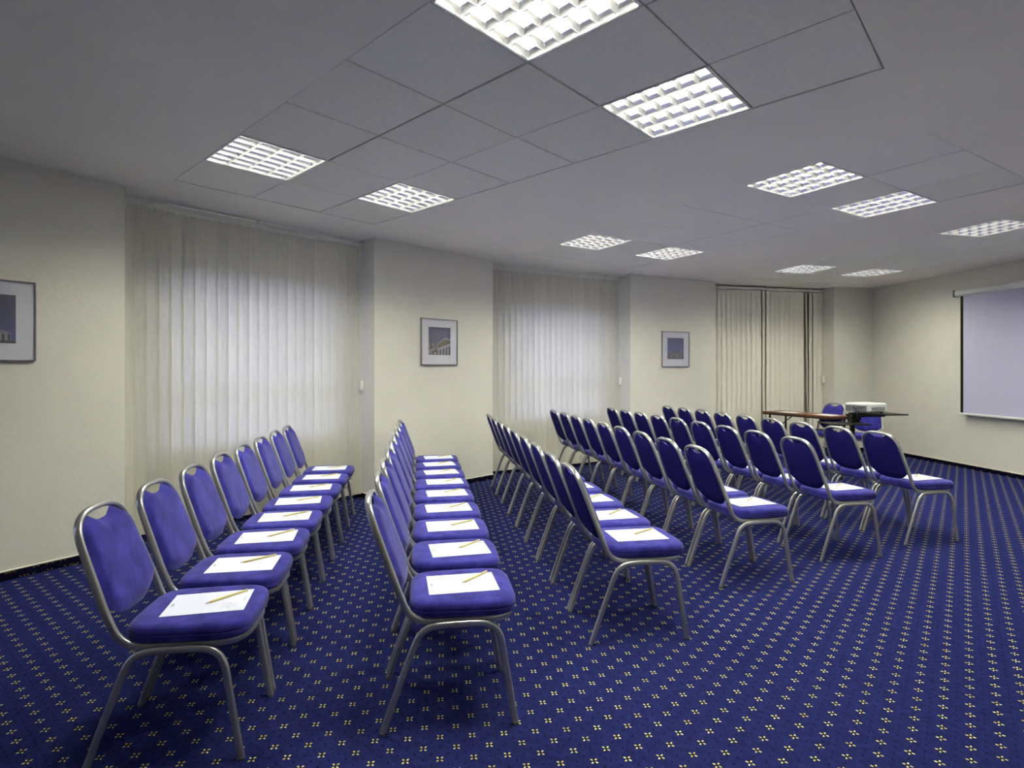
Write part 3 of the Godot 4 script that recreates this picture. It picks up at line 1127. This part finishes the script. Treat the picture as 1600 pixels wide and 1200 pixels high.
# ---------------------------------------------------------------- table, trolley, projector
func table() -> void:
	var f := Vector2(0.42, -0.907).normalized()
	var root := base("folding_table", pt(4.88, 8.88), atan2(f.y, f.x))
	tag(root, "narrow brown wooden folding table near the far corner", "table")
	var L := 1.22
	var W := 0.47
	var st := mb()
	bx(st, Vector3(0, 0.727, 0), Vector3(L, 0.026, W), 0.003)
	build(st, "table_top", M.wood, root)
	st = mb()
	for s in [-1.0, 1.0]:
		bx(st, Vector3(0, 0.705, s * (W / 2 - 0.012)), Vector3(L - 0.01, 0.03, 0.02), 0.002)
		bx(st, Vector3(s * (L / 2 - 0.012), 0.705, 0), Vector3(0.02, 0.03, W - 0.044), 0.002)
	build(st, "apron", M.wood_edge, root)
	for sx in [-1.0, 1.0]:
		for sz in [-1.0, 1.0]:
			st = mb()
			bar(st, Vector3(sx * 0.5, 0.70, sz * 0.19), Vector3(sx * 0.5, 0.0, sz * 0.19), 0.025, 0.025, 0.003)
			build(st, "leg", M.black_metal, root)
		st = mb()
		bar(st, Vector3(sx * 0.5, 0.12, -0.18), Vector3(sx * 0.5, 0.12, 0.18), 0.02, 0.02, 0.003)
		build(st, "stretcher", M.black_metal, root)
		st = mb()
		bar(st, Vector3(sx * 0.5, 0.48, 0.0), Vector3(sx * 0.2, 0.70, 0.0), 0.018, 0.012, 0.002)
		bar(st, Vector3(sx * 0.5, 0.48, -0.18), Vector3(sx * 0.5, 0.48, 0.18), 0.018, 0.018, 0.002)
		build(st, "brace", M.black_metal, root)
	var lab := ["white sheet lying on the folding table by the blind", "white sheet lying on the folding table by the projector"]
	for k in 2:
		var p := MeshInstance3D.new()
		st = mb()
		bx(st, Vector3(0, 0.0006, 0), Vector3(0.297, 0.0012, 0.21))
		p.mesh = done(st)
		p.material_override = M.plain_paper
		p.name = numbered("loose_sheet")
		add_child(p)
		var B := Basis(Vector3.UP, root.rotation.y)
		p.transform = Transform3D(B * Basis(Vector3.UP, 0.1 - 0.2 * k), root.position + B * Vector3([-0.25, 0.36][k], 0.7402, [0.06, 0.02][k]))
		tag(p, lab[k], "paper", "sheets on the folding table")

func trolley() -> void:
	var root := base("projector_trolley", pt(4.72, 7.46), 0.0)
	tag(root, "black metal projector trolley with two offset shelves beside the table", "trolley")
	var B := Basis(Vector3.UP, 0.12)
	var st := mb()
	cbox(st, Transform3D(B, Vector3(0.34, 0.842, 0)), Vector3(0.54, 0.016, 0.40), 0.004)
	build(st, "top_platform", M.black_metal, root)
	st = mb()
	for s in [-1.0, 1.0]:
		cbox(st, Transform3D(B, Vector3(0.17, 0.822, s * 0.12)), Vector3(0.38, 0.022, 0.03), 0.003)
	build(st, "platform_rail", M.black_metal, root)
	st = mb()
	cbox(st, Transform3D(Basis(Vector3.UP, -0.1), Vector3(-0.12, 0.715, 0.02)), Vector3(0.52, 0.014, 0.36), 0.004)
	build(st, "lower_shelf", M.black_metal, root)
	st = mb()
	bar(st, Vector3(0, 0.05, 0), Vector3(0, 0.83, 0), 0.05, 0.05, 0.006)
	build(st, "column", M.black_metal, root)
	st = mb()
	bx(st, Vector3(0.02, 0.775, 0.0), Vector3(0.12, 0.09, 0.1), 0.01)
	build(st, "tilt_bracket", M.black_metal, root)
	st = mb()
	tube(st, [Vector3(0.03, 0.79, 0.05), Vector3(0.03, 0.79, 0.11)], 0.022, 10, 1, false)
	build(st, "clamp_knob", M.black, root)
	for s in [-1.0, 1.0]:
		st = mb()
		bar(st, Vector3(-0.3, 0.07, s * 0.2), Vector3(0.32, 0.07, s * 0.2), 0.035, 0.03, 0.006)
		build(st, "base_leg", M.white_plastic, root)
		for x in [-0.28, 0.30]:
			st = mb()
			tube(st, [Vector3(x, 0.027, s * 0.2 - 0.01), Vector3(x, 0.027, s * 0.2 + 0.01)], 0.027, 12, 1, false)
			build(st, "castor", M.black, root)
	st = mb()
	bar(st, Vector3(0, 0.07, -0.2), Vector3(0, 0.07, 0.2), 0.05, 0.03, 0.006)
	build(st, "base_crossbar", M.white_plastic, root)

	# projector, its lens towards the screen
	var pr := base("projector", pt(4.90, 7.46, 0.8505), 0.38)
	tag(pr, "white data projector standing on the black trolley platform", "projector")
	st = mb()
	bx(st, Vector3(0, 0.082, 0), Vector3(0.38, 0.116, 0.31), 0.016)
	build(st, "body", M.white_plastic, pr)
	st = mb()
	bx(st, Vector3(-0.189, 0.074, 0), Vector3(0.008, 0.075, 0.285), 0.002)
	var rear := build(st, "rear_panel", M.grey_plastic, pr)
	for k in 9:
		st = mb()
		var zz := -0.03 + 0.034 * (k % 5)
		var yy := 0.086 if k < 5 else 0.066
		bx(st, Vector3(-0.1935, yy, zz), Vector3(0.004, 0.011, 0.02 if k % 3 else 0.027), 0.001)
		build(st, "socket", M.black, rear)
	st = mb()
	for k in 6:
		bx(st, Vector3(-0.193, 0.048 + 0.009 * k, -0.1), Vector3(0.003, 0.004, 0.06))
	build(st, "vent_grille", M.foot, pr)
	st = mb()
	bx(st, Vector3(0.02, 0.068, 0.1545), Vector3(0.26, 0.045, 0.004), 0.001)
	build(st, "side_panel", M.grey_plastic, pr)
	st = mb()
	tube(st, [Vector3(0.185, 0.072, -0.06), Vector3(0.212, 0.072, -0.06)], 0.042, 20, 1, false)
	var ring := build(st, "lens_ring", M.grey_plastic, pr)
	st = mb()
	tube(st, [Vector3(0.20, 0.072, -0.06), Vector3(0.215, 0.072, -0.06)], 0.033, 20, 1, false)
	build(st, "lens", M.lens_glass, ring)
	for p in [Vector3(0.15, 0, 0.11), Vector3(0.15, 0, -0.11), Vector3(-0.15, 0, 0.0)]:
		st = mb()
		tube(st, [p, p + Vector3(0, 0.03, 0)], 0.012, 10, 1, false)
		build(st, "foot", M.foot, pr)
	st = mb()
	tube(st, [Vector3(4.69, 0.925, -7.40), Vector3(4.68, 0.905, -7.32), Vector3(4.665, 0.862, -7.27), Vector3(4.655, 0.80, -7.28), Vector3(4.67, 0.745, -7.33), Vector3(4.60, 0.729, -7.40), Vector3(4.50, 0.729, -7.42)], 0.006, 6, 5)
	var cable := build(st, "projector_cable", M.black, self)
	tag(cable, "black cable hanging from the back of the white projector", "cable")

# ---------------------------------------------------------------- all of it
func _ready() -> void:
	var cam := Camera3D.new()
	cam.name = "camera"
	cam.projection = Camera3D.PROJECTION_FRUSTUM
	cam.near = 0.05
	cam.far = 200.0
	cam.size = 1200.0 / 877.06 * 0.05
	cam.frustum_offset = Vector2((800.0 - 776.67) / 877.06 * 0.05, -(600.0 - 577.23) / 877.06 * 0.05)
	cam.position = Vector3(0, EYE, 0)
	add_child(cam)
	cam.current = true
	var we := WorldEnvironment.new()
	we.name = "environment"
	var env := Environment.new()
	env.background_mode = Environment.BG_SKY
	var sky := Sky.new()
	var sm := ProceduralSkyMaterial.new()
	sm.sky_top_color = Color(0.64, 0.70, 0.90)
	sm.sky_horizon_color = Color(0.77, 0.79, 0.96)
	sm.ground_bottom_color = Color(0.30, 0.30, 0.31)
	sm.ground_horizon_color = Color(0.55, 0.55, 0.60)
	sm.sky_energy_multiplier = 1.5
	sm.ground_energy_multiplier = 1.2
	sky.sky_material = sm
	env.sky = sky
	env.tonemap_mode = Environment.TONE_MAPPER_LINEAR
	env.tonemap_exposure = 4.2
	env.sdfgi_enabled = true
	env.ssao_enabled = true
	env.ssil_enabled = true
	we.environment = env
	add_child(we)

	make_materials()
	room()
	lights()
	blind(0, "cream vertical blind in the niche farthest from the projection screen")
	blind(1, "cream vertical blind in the middle niche between two pictured piers")
	blind(2, "tan vertical blind in the niche behind the folding table")
	chairs()
	table()
	trolley()
	projection_screen()
	picture(0, 0.835, 1.765, 0, "framed photo of a pale gabled roof against deep blue sky")
	picture(1, 0.89, 1.76, 1, "framed photo of a columned stone building against a dark blue sky")
	picture(2, 0.87, 1.75, 2, "framed dusk photo of a lit skyline under blue sky")
